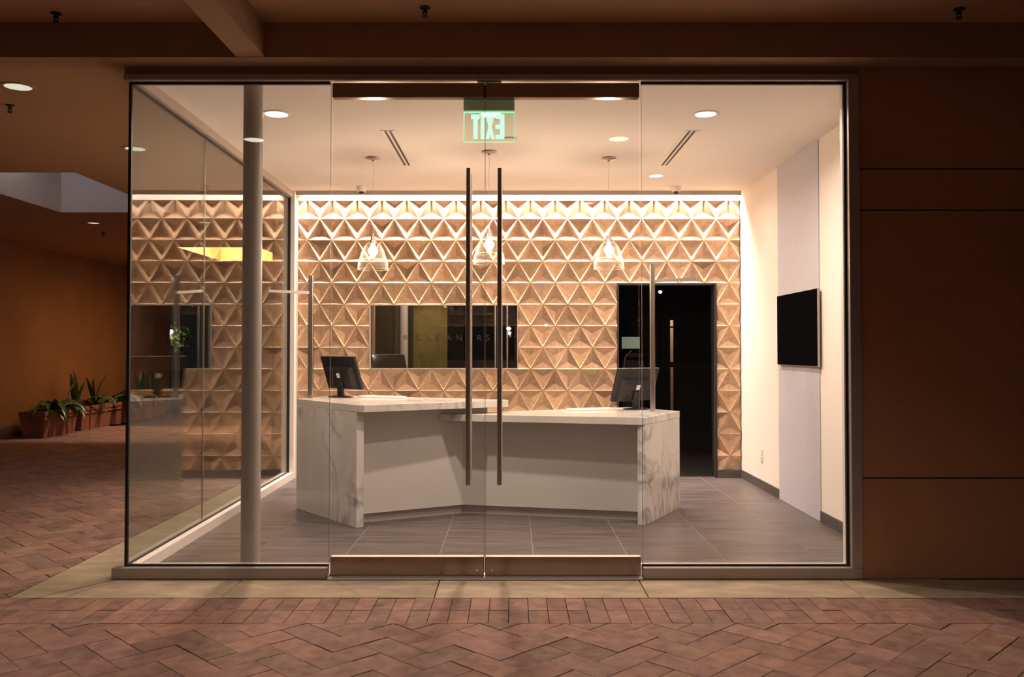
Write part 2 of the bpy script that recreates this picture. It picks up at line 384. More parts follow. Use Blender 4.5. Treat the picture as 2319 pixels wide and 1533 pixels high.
# ================================================================== SETTING: back wall with wooden pyramid tiles
DX0, DX1, DZ = 1.103, 2.143, 2.033       # doorway
WX0, WX1, WZ0, WZ1 = -1.497, .063, 1.132, 1.807
yb0, yb1 = YB+.055, YB+.12
bm = bmesh.new()
for x0, x1, z0, z1 in ((-2.36, WX0, 0, 3.1), (WX0, WX1, 0, WZ0), (WX0, WX1, WZ1, 3.1), (WX1, DX0, 0, 3.1), (DX0, DX1, DZ, 3.1), (DX1, XR+.1, 0, 3.1)):
    addbox(bm, x0, x1, yb0, yb1, z0, z1)
wb = fin(bm, 'wall_back', 'cream'); tag(wb, 'back wall of the shop clad in recessed triangular oak tiles', 'wall', kind='structure')
A_, H_ = .26, .2254; Z0 = 2.258; XV = 2.143; DEP = .045
TX0, TX1, TZ0, TZ1 = -2.243, 2.388, .085, 2.900
def tri_mesh(up, seed):
    r = random.Random(seed)
    bm = bmesh.new(); ly = bm.loops.layers.float_color.new('tone'); uv = bm.loops.layers.uv.new('UVMap')
    h = H_; e = .0012
    if up: T = [(-A_/2+e*1.7, e), (A_/2-e*1.7, e), (0, h-e*2)]
    else: T = [(0, e*2), (A_/2-e*1.7, h-e), (-A_/2+e*1.7, h-e)]
    cz = sum(p[1] for p in T)/3
    inn = [(p[0]*(1-.018), cz+(p[1]-cz)*(1-.018)) for p in T]
    vo = [bm.verts.new((p[0], 0.0006, p[1])) for p in T]
    vi = [bm.verts.new((p[0], 0, p[1])) for p in inn]
    vb = [bm.verts.new((p[0], .056, p[1])) for p in T]
    ap = bm.verts.new((0, DEP, cz))
    base = r.uniform(.84, 1.12)
    def face(vs, tone, ang):
        f = bm.faces.new(vs)
        ox, oy = r.uniform(0, 9), r.uniform(0, 9); ca, sa = math.cos(ang), math.sin(ang)
        for l in f.loops:
            x, z = l.vert.co.x, l.vert.co.z
            l[uv].uv = (ox+x*ca+z*sa, oy-x*sa+z*ca); l[ly] = tone
    for i in range(3):
        j = (i+1) % 3
        k = base*r.uniform(.80, 1.13)
        if r.random() < .09: k *= .66
        wv = r.uniform(.96, 1.04)
        tone = (k, k*wv, k*wv*r.uniform(.92, 1.05), 1)
        d = Vector((T[j][0]-T[i][0], T[j][1]-T[i][1])); ang = math.atan2(d.y, d.x)
        face([vi[i], vi[j], ap], tone, ang); face([vo[i], vo[j], vi[j], vi[i]], tone, ang); face([vo[j], vo[i], vb[i], vb[j]], tone, ang)
    bmesh.ops.recalc_face_normals(bm, faces=bm.faces)
    # open mesh: make the apex facets face the room (-y)
    for f in bm.faces:
        if ap in f.verts and f.normal.y > 0: f.normal_flip()
        elif all(v in vo or v in vi for v in f.verts) and f.normal.y > 0: f.normal_flip()
    me = bpy.data.meshes.new('wood_tile'); bm.to_mesh(me); bm.free(); me.materials.append(M['wood']); return me
TRI = {(u, s): tri_mesh(u, s*2+int(u)) for u in (True, False) for s in range(16)}
full, cut = [], []
for k in range(-10, 3):
    z0, z1 = Z0+k*H_, Z0+(k+1)*H_
    offA = 0 if k % 2 == 0 else A_/2           # vertices on the lower line
    n0 = int((XV-TX0)/A_)+3
    for n in range(-3, n0+1):
        vx = XV+offA-n*A_
        for up, cx in ((True, vx-A_/2), (False, vx)):
            if cx+A_/2 <= TX0+.004 or cx-A_/2 >= TX1-.004: continue
            x0, x1 = cx-A_/2, cx+A_/2
            cuts = []; drop = False
            if x0 < TX0-.003: cuts.append(('x', TX0, 1))
            if x1 > TX1+.003: cuts.append(('x', TX1, -1))
            if z1 > TZ1: cuts.append(('z', TZ1, -1))
            if z0 < TZ0: cuts.append(('z', TZ0, 1))
            for hx0, hx1, hz0, hz1 in ((WX0, WX1, WZ0, WZ1), (DX0, DX1, -1, DZ)):
                zm = (z0+z1)/2
                if hz0 < zm < hz1:
                    if x0 >= hx0-.003 and x1 <= hx1+.003: drop = True
                    elif x0 < hx0-.003 and x1 > hx0+.003: cuts.append(('x', hx0, -1))
                    elif x0 < hx1-.003 and x1 > hx1+.003: cuts.append(('x', hx1, 1))
            if drop: continue
            s = R.randrange(16)
            (cut if cuts else full).append((up, s, cx, z0, cuts))
def tile_rank(t):
    up, s, cx, z0, cuts = t
    hidden = 0
    if z0 < .86 and -1.85 < cx < 1.4: hidden = 2
    if cx < -2.1: hidden += 1
    return (hidden, abs(z0-1.5)*.1)
full.sort(key=tile_rank)
for up, s, cx, z0, _ in full[:300]:
    o = link('wood_tile', TRI[(up, s)], wb, world=False); o.location = (cx, YB, z0)
bmj = bmesh.new()
for up, s, cx, z0, cuts in full[300:]+cut:
    b2 = bmesh.new(); b2.from_mesh(TRI[(up, s)]); bmesh.ops.translate(b2, verts=b2.verts, vec=(cx, YB, z0))
    for ax, v, keep in cuts:
        co = (v, 0, 0) if ax == 'x' else (0, 0, v); no = (1, 0, 0) if ax == 'x' else (0, 0, 1)
        bmesh.ops.bisect_plane(b2, geom=list(b2.verts)+list(b2.edges)+list(b2.faces), plane_co=co, plane_no=no, clear_inner=keep > 0, clear_outer=keep < 0)
    tmp = bpy.data.meshes.new('t'); b2.to_mesh(tmp); b2.free(); bmj.from_mesh(tmp); bpy.data.meshes.remove(tmp)
me = bpy.data.meshes.new('wood_tile_rest'); bmj.to_mesh(me); bmj.free(); me.materials.append(M['wood'])
o = link('wood_tile_field', me, wb); o['kind'] = 'stuff'
box('cove_back_strip', -2.33, XR, YB, YB+.054, TZ1+.001, 3.07, 'whitepaint', wb)
box('side_filler', -2.33, TX0-.001, YB+.002, YB+.054, 0, TZ1, 'whitepaint', wb)
# baseboards
bb = box('baseboard_back', DX1+.0, XR-.014, YB-.012, YB+.05, 0, .085, 'basebd'); tag(bb, 'dark grey tile baseboard under the narrow strip of oak tiles', 'baseboard', kind='structure')
bb2 = box('baseboard_back_2', -2.225, DX0, YB-.012, YB+.05, 0, .085, 'basebd'); bb2.name = 'baseboard_back_left'; tag(bb2, 'dark grey tile baseboard behind the counters', 'baseboard', kind='structure')
wr = box('wall_right', XR, XR+.1, 5.26, 9.4, 0, 3.07, 'cream'); tag(wr, 'cream painted right wall inside the shop', 'wall', kind='structure')
b3 = thing('baseboard_right', (XR, 7.2, 0), 'dark grey baseboard on the right wall, broken by the grey fabric panel', 'baseboard', kind='structure')
box('board', XR-.013, XR, 7.935, YB, 0, .085, 'basebd', b3); box('board', XR-.013, XR, 5.27, 6.872, 0, .085, 'basebd', b3)
pn = thing('fabric_wall_panel', (XR, 7.4, 0), 'tall pale grey woven fabric panel running floor to ceiling behind the television', 'wall panel')
box('panel', XR-.009, XR-.0005, 6.875, 7.93, .002, HC-.002, 'fabric', pn)

# interior window and its frame
w4 = thing('window_4', ((WX0+WX1)/2, YB, WZ0), 'dark reflective interior window set in the oak tiles with faint CLEANERS lettering', 'window', kind='structure')
box('glass_pane', WX0+.012, WX1-.006, YB+.028, YB+.034, WZ0+.006, WZ1-.006, 'glass_dark', w4)
for n_, a in (('frame', (WX0, WX0+.014, YB+.0, YB+.06, WZ0, WZ1)), ('frame', (WX1-.008, WX1, YB+.004, YB+.06, WZ0, WZ1)),
              ('frame', (WX0+.014, WX1-.008, YB+.004, YB+.06, WZ1-.008, WZ1)), ('frame', (WX0+.014, WX1-.008, YB+.0, YB+.06, WZ0, WZ0+.008))):
    box(n_, *a, 'alu', w4)
def text(body, size, loc, mat, name, parent, rot=(math.radians(90), 0, 0), ext=.0006, space=1.0, align='LEFT'):
    c = bpy.data.curves.new(name, 'FONT'); c.body = body; c.size = size; c.extrude = ext; c.space_character = space; c.align_x = align
    t = bpy.data.objects.new(name, c); COL.objects.link(t); t.rotation_euler = rot; t.location = loc
    bpy.context.view_layer.update()
    dg = bpy.context.evaluated_depsgraph_get(); me = bpy.data.meshes.new_from_object(t.evaluated_get(dg)); me.transform(t.matrix_world)
    bpy.data.objects.remove(t); me.materials.clear(); me.materials.append(M[mat])
    return link(name, me, parent)
for ch, px in zip('@CLEANERS', (912, 940, 967, 986, 1010, 1033, 1060, 1080, 1101)):
    x = (px-1160)/216.1
    text(ch, .088 if ch != '@' else .055, (x, YB+.026, 1.43 if ch != '@' else 1.452), 'letter', 'letter', w4)

# doorway
d3 = thing('door_3', ((DX0+DX1)/2, YB, 0), 'open doorway to the unlit back room at the right of the oak wall', 'doorway', kind='structure')
box('jamb', DX1-.022, DX1, YB-.001, YB+.16, 0, DZ, 'dark', d3); box('jamb', DX0, DX0+.016, YB-.001, YB+.16, 0, DZ, 'dark', d3)
box('head_jamb', DX0+.016, DX1-.022, YB-.001, YB+.16, DZ-.018, DZ, 'dark', d3)

# back room behind
br = thing('wall_far', (0, 12, 0), 'unlit back room walls with the dark put into their colour beyond the doorway', 'wall', kind='structure')
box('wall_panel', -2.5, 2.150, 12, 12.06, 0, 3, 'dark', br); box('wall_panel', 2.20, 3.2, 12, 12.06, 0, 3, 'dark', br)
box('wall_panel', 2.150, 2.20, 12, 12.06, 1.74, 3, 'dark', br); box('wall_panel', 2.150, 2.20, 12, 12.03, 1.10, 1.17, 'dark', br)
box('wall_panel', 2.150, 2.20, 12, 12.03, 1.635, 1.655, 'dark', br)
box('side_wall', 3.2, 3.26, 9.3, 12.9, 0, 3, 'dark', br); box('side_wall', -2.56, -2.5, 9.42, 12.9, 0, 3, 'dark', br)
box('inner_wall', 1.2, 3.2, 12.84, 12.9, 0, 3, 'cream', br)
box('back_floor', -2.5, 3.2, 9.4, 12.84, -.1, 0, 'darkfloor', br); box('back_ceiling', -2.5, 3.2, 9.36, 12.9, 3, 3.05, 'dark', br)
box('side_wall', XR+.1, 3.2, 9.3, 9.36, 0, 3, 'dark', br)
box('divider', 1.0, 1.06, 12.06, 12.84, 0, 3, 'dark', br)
lamp('POINT', 'inner_room_lamp', (2.5, 12.5, 2.4), 45, (1, .62, .38), shadow_soft_size=.08)
sc = thing('wall_glow_panel', (1.55, 11.9, 1.35), 'small dim greenish panel glowing in the back room through the doorway', 'screen')
box('panel', 1.485, 1.725, 11.93, 11.95, 1.352, 1.51, 'panelglow', sc); box('bezel', 1.478, 1.732, 11.95, 11.97, 1.345, 1.517, 'blackplastic', sc, bevel=.002)  # flat panel given a dim greenish glow of its own
stn = thing('steam_press', (1.5, 11.6, 0), 'dark machine with a pale curved pipe standing in the back room doorway', 'machine')
box('cabinet', 1.42, 1.74, 11.5, 11.86, 0, 1.22, 'blackplastic', stn, bevel=.02); box('head', 1.46, 1.74, 11.52, 11.84, 1.22, 1.31, 'blackplastic', stn, bevel=.02)
cyl('pipe', (1.44, 11.48, 1.0), (1.47, 11.48, 1.24), .012, 'alu', stn); cyl('pipe', (1.47, 11.48, 1.24), (1.55, 11.5, 1.325), .012, 'alu', stn)

# ================================================================== SETTING: ceilings
cl = prism('ceiling', [(-2.262, 5.268), (XR, 5.268), (XR, 9.112), (-2.318, 9.112)], HC, 3.0, 'ceil'); tag(cl, 'warm white flat ceiling of the shop ending in a light cove at the back', 'ceiling', kind='structure')
cv = thing('trim_2', (0, 9.115, 2.95), 'narrow grey metal lip along the back edge of the ceiling hiding the cove light', 'trim', kind='structure')
box('lip', -2.24, 2.375, 9.108, 9.116, 2.936, 2.981, 'lipgrey', cv); box('cove_top', -2.36, XR, 9.112, YB+.054, 3.04, 3.06, 'whitepaint', cv)
box('cove_riser', -2.36, XR, 9.112, 9.118, 3.0, 3.04, 'whitepaint', cv)
cvl = thing('cove_light', (0, 9.2, 3.02), 'long glowing strip light hidden in the cove above the oak tiles', 'light')
box('led_channel', -2.20, .03, 9.185, 9.215, 3.012, 3.038, 'alu_light', cvl); box('led_channel', .07, 2.37, 9.185, 9.215, 3.012, 3.038, 'alu_light', cvl)
for x0, x1 in ((-2.20, .03), (.07, 2.37)):
    box('led_diffuser', x0+.01, x1-.01, 9.192, 9.208, 3.007, 3.012, 'led', cvl)
    lamp('AREA', 'led_lamp', ((x0+x1)/2, 9.200, 3.004), COVE_W*(x1-x0)/4.53, WARM, cvl, shape='RECTANGLE', size=x1-x0-.04, size_y=.012, spread=math.radians(95))
roof = box('sky_block_slab', -7.9, 7, 5.31, 20, 4.2, 4.25, 'dark'); roof.name = 'ceiling_block'; tag(roof, 'unseen dark slab added over the shop to block sky light', 'ceiling', kind='structure')  # unseen slab, added to keep sky light out from above

# front arcade soffit, beam, passage ceiling with two wells
af = box('ceiling_arcade', -9.4, 7, -6, 5.0, 3.2, 3.3, 'ceil_ext'); tag(af, 'brown painted arcade ceiling in front of the shop', 'ceiling', kind='structure')
be = box('trim_3', -9.4, 7, 5.0, 5.18, 3.0, 3.3, 'stucco_grey'); tag(be, 'dark stucco beam running across above the storefront', 'beam', kind='structure')
be2 = box('trim_4', -1.572, -1.412, -3.5, 4.999, 3.003, 3.199, 'stucco_grey'); tag(be2, 'short stucco cross beam coming forward from above the glass', 'beam', kind='structure')
wells = ((-5.47, -4.11, 8.27, 10.67), (-5.43, -4.11, 14.3, 16.45))
bm = bmesh.new()
yy = 5.18
for x0, x1, y0, y1 in wells:
    addbox(bm, -7.8, -2.3, yy, y0, 3.0, 3.08); addbox(bm, -7.8, x0, y0, y1, 3.0, 3.08); addbox(bm, x1, -2.3, y0, y1, 3.0, 3.08); yy = y1
addbox(bm, -7.8, -2.3, yy, 19.9, 3.0, 3.08)
pc = fin(bm, 'ceiling_passage', 'ceil_ext'); tag(pc, 'brown ceiling of the side passage pierced by two skylight wells', 'ceiling', kind='structure')
for n_, (x0, x1, y0, y1) in enumerate(wells):
    wl = thing('skylight_well', ((x0+x1)/2, (y0+y1)/2, 3.0), ('pale grey lined skylight well in the passage ceiling nearest the street' , 'yellow lit skylight well seen far down the passage through the side glass')[n_], 'skylight')
    mt = 'wellpaint' if n_ == 0 else 'yellowlit'
    for nm, a in (('left_lining', (x0-.03, x0, y0-.03, y1+.03)), ('right_lining', (x1, x1+.03, y0-.03, y1+.03)), ('near_lining', (x0, x1, y0-.03, y0)), ('far_lining', (x0, x1, y1, y1+.03))):
        box(nm, *a, 3.081 if True else 3, 4.05, mt, wl)
    for nm, a in (('edge_trim', (x0-.0, x0+.004, y0, y1)), ('edge_trim', (x0+.004, x1, y1-.004, y1))):
        box(nm, *a, 3.0, 3.082, mt, wl)
    box('cover', x0-.03, x1+.03, y0-.03, y1+.03, 4.05, 4.1, mt, wl)
    if n_ == 0:
        box('panel_joint', -4.345, -4.340, y1-.006, y1, 3.09, 4.04, 'stucco_grey', wl)
        lamp('POINT', 'well_lamp', (-5.35, 9.55, 3.72), WELL2_W, COOL, wl, shadow_soft_size=.06)
    else: lamp('POINT', 'well_lamp', (-4.8, 14.75, 3.9), WELL_W, (1, .80, .70), wl, shadow_soft_size=.08)

# outer walls
wf = box('wall_front', 2.04, 7, 5.19, 5.3, 0, 3.0, 'mortar'); tag(wf, 'brown stucco wall right of the storefront scored with three horizontal joints', 'wall', kind='structure')
for z0, z1 in ((0.0, .579), (.587, 2.150), (2.158, 2.393), (2.401, 3.0)):
    box('stucco_panel', 2.042, 7, 5.172, 5.189, z0, z1, 'stucco_front', wf, bevel=.002)
wl_ = box('wall_left', -7.8, -7.7, 5.0, 19.9, 0, 3.0, 'stucco'); tag(wl_, 'orange stucco wall of the passage behind the planters', 'wall', kind='structure')
ws = box('wall_side', -2.40, -2.36, 9.30, 19.9, 0, 3.0, 'stucco'); tag(ws, 'stucco side wall of the building beyond the glass corner', 'wall', kind='structure')
wh = box('wall_header', -2.283, 2.04, 5.172, 5.30, 2.956, 3.0, 'stucco_grey'); tag(wh, 'thin dark stucco band over the storefront frame', 'wall', kind='structure')
wx = box('wall_above', -2.298, 7, 5.181, 5.31, 3.0, 4.2, 'stucco_grey'); tag(wx, 'stucco upper wall above the storefront beam', 'wall', kind='structure')
wx2 = box('wall_upper', -2.42, -2.36, 5.31, 19.9, 3.081, 4.2, 'stucco_grey'); tag(wx2, 'stucco upper side wall above the passage ceiling', 'wall', kind='structure')

# ================================================================== STOREFRONT
def gl_pane(name, x0, x1, par, z0, z1, y=YF, mat='glass'):
    box(name, x0, x1, y-.005, y+.005, z0, z1, mat, par)
w1 = thing('window_1', (-1.66, YF, 0), 'fixed storefront glass left of the doors, in front of the grey steel column', 'window', kind='structure')
gl_pane('glass_pane', -2.262, -1.074, w1, .072, 2.914)
box('sill', -2.327, -1.075, 5.155, 5.205-.006, .0, .066, 'alu', w1, bevel=.004); box('inner_sill', -2.24, -1.075, 5.221, 5.26, 0, .072, 'alu_light', w1)
box('gasket', -2.262, -1.078, 5.199, 5.221, .06, .076, 'black', w1); box('gasket', -2.262, -1.078, 5.199, 5.221, 2.906, 2.918, 'black', w1)
box('corner_seal', -2.270, -2.253, 5.200, 5.219, .066, 2.914, 'black', w1)
box('glass_edge', -1.0735, -1.0718, 5.205, 5.215, .07, 2.914, 'edge', w1)
w2 = thing('window_2', (1.37, YF, 0), 'fixed storefront glass right of the doors beside the stucco wall', 'window', kind='structure')
gl_pane('glass_pane', .768, 1.968, w2, .072, 2.914)
box('sill', .762, 2.04, 5.155, 5.199, .0, .066, 'alu', w2, bevel=.004); box('inner_sill', .762, 1.976, 5.221, 5.26, 0, .072, 'alu_light', w2)
box('gasket', .764, 1.974, 5.199, 5.221, .060, .076, 'black', w2); box('gasket', .764, 1.974, 5.199, 5.221, 2.906, 2.918, 'black', w2)
box('gasket', 1.962, 1.976, 5.199, 5.221, .076, 2.906, 'black', w2)
box('jamb', 1.976, 2.04, 5.155, 5.199, .066, 2.955, 'alu', w2, bevel=.003); box('inner_jamb', 1.962, 2.04, 5.221, 5.26, .072, 2.955, 'alu_light', w2)
box('jamb_core', 1.977, 2.04, 5.199, 5.221, 0, 2.955, 'alu_light', w2)
box('glass_edge', .7650, .7667, 5.205, 5.215, .07, 2.914, 'edge', w2)
hd = box('trim_5', -2.283, 1.975, 5.155, 5.199, 2.918, 2.955, 'alu', bevel=.003); tag(hd, 'grey aluminium head frame across the top of the storefront', 'frame', kind='structure')
hd2 = box('trim_6', -2.283, 1.975, 5.1995, 5.262, 2.920, 2.955, 'alu_light'); tag(hd2, 'inner aluminium head rail just behind the top of the glass', 'frame', kind='structure')
inb = box('trim_7', -2.283, XR, 5.262, 5.268, 2.920, 3.0, 'ceil'); tag(inb, 'painted edge where the ceiling meets the storefront head', 'trim', kind='structure')

w3 = thing('window_3', (-2.29, 7.2, 0), 'side glass wall of the shop facing the passage, mirroring the oak tiles', 'window', kind='structure')
def sideprism(name, dx0, dx1, y0, y1, z0, z1, mat):
    return prism(name, [(xg(y0)+dx0, y0), (xg(y0)+dx1, y0), (xg(y1)+dx1, y1), (xg(y1)+dx0, y1)], z0, z1, mat, w3)
sideprism('glass_pane', -.005, .005, 5.222, 6.532, .07, 2.914, 'glass_side')
sideprism('glass_pane', -.005, .005, 6.540, 9.145, .07, 2.914, 'glass_side')
sideprism('joint_seal', -.005, .005, 6.533, 6.539, .07, 2.914, 'edge')
sideprism('sill', -.062, -.010, 5.20, 9.21, 0, .066, 'alu'); sideprism('inner_sill', .010, .058, 5.262, 9.21, 0, .066, 'alu_light')
sideprism('gasket', -.010, .010, 5.222, 9.15, .058, .074, 'black'); sideprism('gasket', -.010, .010, 5.222, 9.15, 2.906, 2.920, 'black')
sideprism('head', -.019, .040, 5.27, 9.21, 2.920, 2.979, 'alu'); sideprism('head_cap', -.019, .0, 5.27, 9.21, 2.979, 3.0, 'alu')
cp = thing('corner_post', (-2.31, 9.19, 0), 'pale metal post closing the side glass against the oak wall', 'post')
box('inner_face', -2.30, -2.258, 9.15, 9.235, 0, 2.978, 'alu_light', cp); box('seal', -2.332, -2.300, 9.146, 9.20, 0, 2.92, 'black', cp); box('outer_face', -2.385, -2.332, 9.14, 9.235, 0, 2.92, 'alu', cp)

def door(name, x0, x1, hx, label, first):
    d = thing(name, ((x0+x1)/2, 5.195, 0), label, 'door', kind='structure')
    box('glass_pane', x0+.002, x1-.002, 5.189, 5.201, .118, 2.824, 'glass', d)
    box('bottom_rail', x0, x1, 5.168, 5.222, .020, .124, 'steel_rail', d, bevel=.003)
    box('top_rail', x0, x1, 5.168, 5.222, 2.818, 2.904, 'steel_rail', d, bevel=.003)
    ex = x1 if first else x0
    box('glass_edge', ex-.0008, ex+.0008, 5.188, 5.202, .124, 2.818, 'edge', d)
    box('rail_glint', x0+.002, x1-.002, 5.170, 5.220, .1242, .127, 'alu_light', d)  # pale strip standing in for the ceiling's reflection on the rail top
    cx_ = x1-.04 if first else x0+.04
    cyl('rail_bolt', (cx_, 5.1665, .05), (cx_, 5.17, .05), .006, 'nickel', d, seg=12)
    for y, zz in ((5.10, ''), (5.285, '')):
        bm = bmesh.new(); addcyl(bm, (hx, y, .555), (hx, y, 2.385), .0145, seg=20)
        h = fin(bm, 'pull_handle', 'steel', d, smooth=True); 
        for z in (.72, 2.22):
            s = cyl('standoff', (hx, y, z), (hx, 5.189 if y < 5.19 else 5.201, z), .009, 'nickel', h, seg=12, world=False)
    return d
door('door_1', -1.058, -.1640, -.253, 'left frameless glass door leaf with long vertical steel pull', True)
door('door_2', -.1560, .750, -.072, 'right frameless glass door leaf with long vertical steel pull', False)
th = box('door_threshold', -1.07, .76, 5.135, 5.262, 0, .014, 'whitepaint', bevel=.004); th.name = 'trim_8'; tag(th, 'metal threshold strip under the glass doors, whitened for the light spilling there', 'threshold', kind='structure')  # white colour stands in for indoor light spilling under the doors
kp = thing('door_pivot', (-1.066, 5.17, 0), 'small bright pivot block at the foot of the left door', 'hinge'); box('block', -1.071, -1.060, 5.15, 5.2, .013, .03, 'alu_light', kp, bevel=.002)

# steel column
co = thing('steel_column', (-1.60, 5.43, 0), 'round grey painted steel column just inside the left storefront glass', 'column')
cyl('shaft', (-1.60, 5.43, .012), (-1.60, 5.43, HC), .0585, 'colpaint', co, seg=48)
cyl('base_collar', (-1.60, 5.43, 0), (-1.60, 5.43, .012), .075, 'colpaint', co, seg=48)

# ================================================================== COUNTERS
def counter(label, z, top, end_f, end_b, side, body, kick):
    c = thing('reception_counter', ((end_f[0]+end_b[0])/2, (end_f[1]+end_b[1])/2, 0), label, 'counter')
    prism('countertop', top, z-.055, z, 'marble', c, bevel=.002)
    ef, eb = Vector(end_f), Vector(end_b); d = (eb-ef).normalized(); n = Vector((d.y, -d.x))*side*.062
    prism('end_panel', [tuple(ef), tuple(eb), tuple(eb+n), tuple(ef+n)], 0, z-.0555, 'marble', c, bevel=.002)
    prism('body', body, .070, z-.056, 'white', c); prism('toe_kick', kick, 0, .0695, 'kick', c)
    return c
# left, higher counter
counter('taller white marble counter on the left with a waterfall end panel', .92,
        [(-1.165, 6.635), (-1.105, 6.605), (-.03, 7.27), (-.055, 7.36), (-1.62, 8.06), (-1.815, 7.46)],
        (-1.165, 6.637), (-1.815, 7.458), -1 if False else 1,
        [(-1.20, 6.797), (-.398, 7.24), (-.205, 7.345), (-.33, 7.44), (-1.56, 7.95), (-1.75, 7.495)],
        [(-1.21, 6.812), (-.405, 7.262), (-.36, 7.43), (-1.50, 7.90), (-1.70, 7.45)])
counter('lower white marble counter on the right with a waterfall end panel', .8165,
        [(1.012, 6.730), (1.416, 7.470), (1.06, 7.98), (.19, 7.55), (-.605, 7.17), (-.592, 7.125), (.952, 6.744)],
        (1.012, 6.732), (1.414, 7.468), -1,
        [(1.042, 6.908), (1.352, 7.47), (1.04, 7.85), (.2, 7.50), (-.18, 7.335), (-.396, 7.239)],
        [(1.052, 6.925), (1.34, 7.46), (1.0, 7.8), (.2, 7.48), (-.17, 7.35), (-.402, 7.262)])

def garment_pole(x, y, zb, h, tip, label, zarm, rz=0):
    t = thing('garment_pole', (x, y, zb), label, 'hanging pole', 'garment poles on the counters')
    box('post', x-.019, x+.019, y-.019, y+.019, zb, zb+h, 'nickel', t, bevel=.002)
    tx, ty = tip; d = Vector((tx-x, ty-y, 0)); ln = d.length; d.normalize()
    q = Matrix.Translation((x, y, zarm)) @ d.to_track_quat('X', 'Z').to_matrix().to_4x4()
    bm = bmesh.new(); addbox(bm, .019, ln, -.008, .008, -.0115, .0115, q); fin(bm, 'arm', 'nickel', t)
    bm = bmesh.new(); addbox(bm, ln-.001, ln+.006, -.008, .008, -.0115, .034, q); fin(bm, 'stop_tab', 'nickel', t)
    return t
garment_pole(-1.722, 7.56, .92, 1.05, (-2.02, 7.33), 'square steel pole with a side arm on the left counter', 1.822)
garment_pole(1.180, 7.42, .8165, 1.237, (1.50, 7.19), 'square steel pole with a side arm on the right counter', 1.912)

def monitor(loc, rz, label, tilt=18, dx=0):
    """local frame: back of the screen faces -Y"""
    t = thing('computer_monitor', loc, label, 'monitor', 'monitors on the counters', rz=rz)
    bm = bmesh.new()
    addlathe(bm, [(0, .012), (.10, .010), (.112, .004), (.112, 0), (0, 0)], (0, 0, 0), 32); 
    for v in bm.verts: v.co.x *= 1.15; v.co.y *= .85
    fin(bm, 'base', 'blackplastic', t, smooth=True, world=False)
    bm = bmesh.new(); addbox(bm, -.035, .035, -.014, .014, .008, .15); fin(bm, 'neck', 'blackplastic', t, world=False, bevel=.004)
    q = Matrix.Translation((0, .0, .195)) @ Matrix.Rotation(math.radians(tilt), 4, 'X')
    bm = bmesh.new(); addbox(bm, -.245, .245, .006, .030, -.135, .165, q); h = fin(bm, 'housing', 'blackplastic', t, world=False, bevel=.003)
    bm = bmesh.new(); addbox(bm, -.235, .235, .0302, .0315, -.12, .155, q); fin(bm, 'screen', 'tvblack', t, world=False)
    bm = bmesh.new()
    fr = [(-.19, -.125), (.19, -.125), (.19, .075), (-.19, .075)]; bk = [(-.155, -.11), (.155, -.11), (.155, .06), (-.155, .06)]
    a = [bm.verts.new(q @ Vector((x, .0061, z))) for x, z in fr]; b = [bm.verts.new(q @ Vector((x, -.028, z))) for x, z in bk]
    for i in range(4): bm.faces.new([a[i], a[(i+1)%4], b[(i+1)%4], b[i]])
    bm.faces.new(b); bm.faces.new(a[::-1]); fin(bm, 'rear_cover', 'blackplastic', t, world=False, bevel=.002)
    bm = bmesh.new(); addbox(bm, -.13, .13, -.0295, -.0275, .036, .044, q); fin(bm, 'vent_slot', 'black', t, world=False)
    bm = bmesh.new(); addbox(bm, -.022, .022, -.0295, -.0278, -.02, .024, q); s = fin(bm, 'sticker', 'whitepaint', t, world=False); s['label'] = 'small white rating sticker'
    bm = bmesh.new(); addbox(bm, -.12, -.085, -.030, -.0278, -.09, -.06, q); fin(bm, 'port_cover', 'black', t, world=False)
    bm = bmesh.new(); addbox(bm, -.04, .04, -.045, -.02, -.11, -.03, q); fin(bm, 'hinge_block', 'blackplastic', t, world=False, bevel=.004)
    return t
monitor((-1.50, 7.74, .9205), -math.radians(43), 'black monitor seen from behind on the taller left counter')
monitor((1.08, 7.70, .817), math.radians(36), 'black monitor seen from behind on the lower right counter')
def keyboard(loc, rz, label, mat):
    t = thing('keyboard', loc, label, 'keyboard', 'keyboards beside the monitors', rz=rz)
    bm = bmesh.new(); addbox(bm, -.215, .215, -.07, .07, 0, .012); fin(bm, 'case', mat, t, world=False, bevel=.003)
    bm = bmesh.new()
    for r_ in range(5):
        for c_ in range(14): addbox(bm, -.205+c_*.0294, -.205+c_*.0294+.025, -.062+r_*.025, -.062+r_*.025+.021, .0122, .0165)
    o = fin(bm, 'keys', 'whitepaint' if mat != 'whitepaint' else 'alu_light', t, world=False); o['kind'] = 'stuff'
keyboard((-1.12, 7.63, .9205), -math.radians(28), 'pale keyboard lying beside the monitor on the left counter', 'whitepaint')
keyboard((.68, 7.58, .817), math.radians(22), 'white topped keyboard with a dark edge on the right counter', 'whitepaint')

# ================================================================== RIGHT WALL
tv = thing('television', (XR-.04, 7.235, 1.2), 'black flat television mounted on the grey fabric panel', 'television')
box('casing', 2.363, 2.380, 6.825, 7.862, 1.200, 1.812, 'alu', tv, bevel=.002); box('screen', 2.3605, 2.3629, 6.829, 7.858, 1.206, 1.808, 'tvblack', tv)
box('wall_bracket', 2.3801, 2.3905, 7.05, 7.6, 1.3, 1.7, 'blackplastic', tv)
ot = thing('wall_outlet', (XR, 8.5, .28), 'small white outlet plate low on the cream right wall', 'outlet')
box('plate', XR-.007, XR-.0002, 8.465, 8.535, .26, .385, 'whitepaint', ot, bevel=.002); box('socket', XR-.009, XR-.0071, 8.483, 8.517, .275, .315, 'whitepaint', ot); box('socket', XR-.009, XR-.0071, 8.483, 8.517, .33, .37, 'whitepaint', ot)

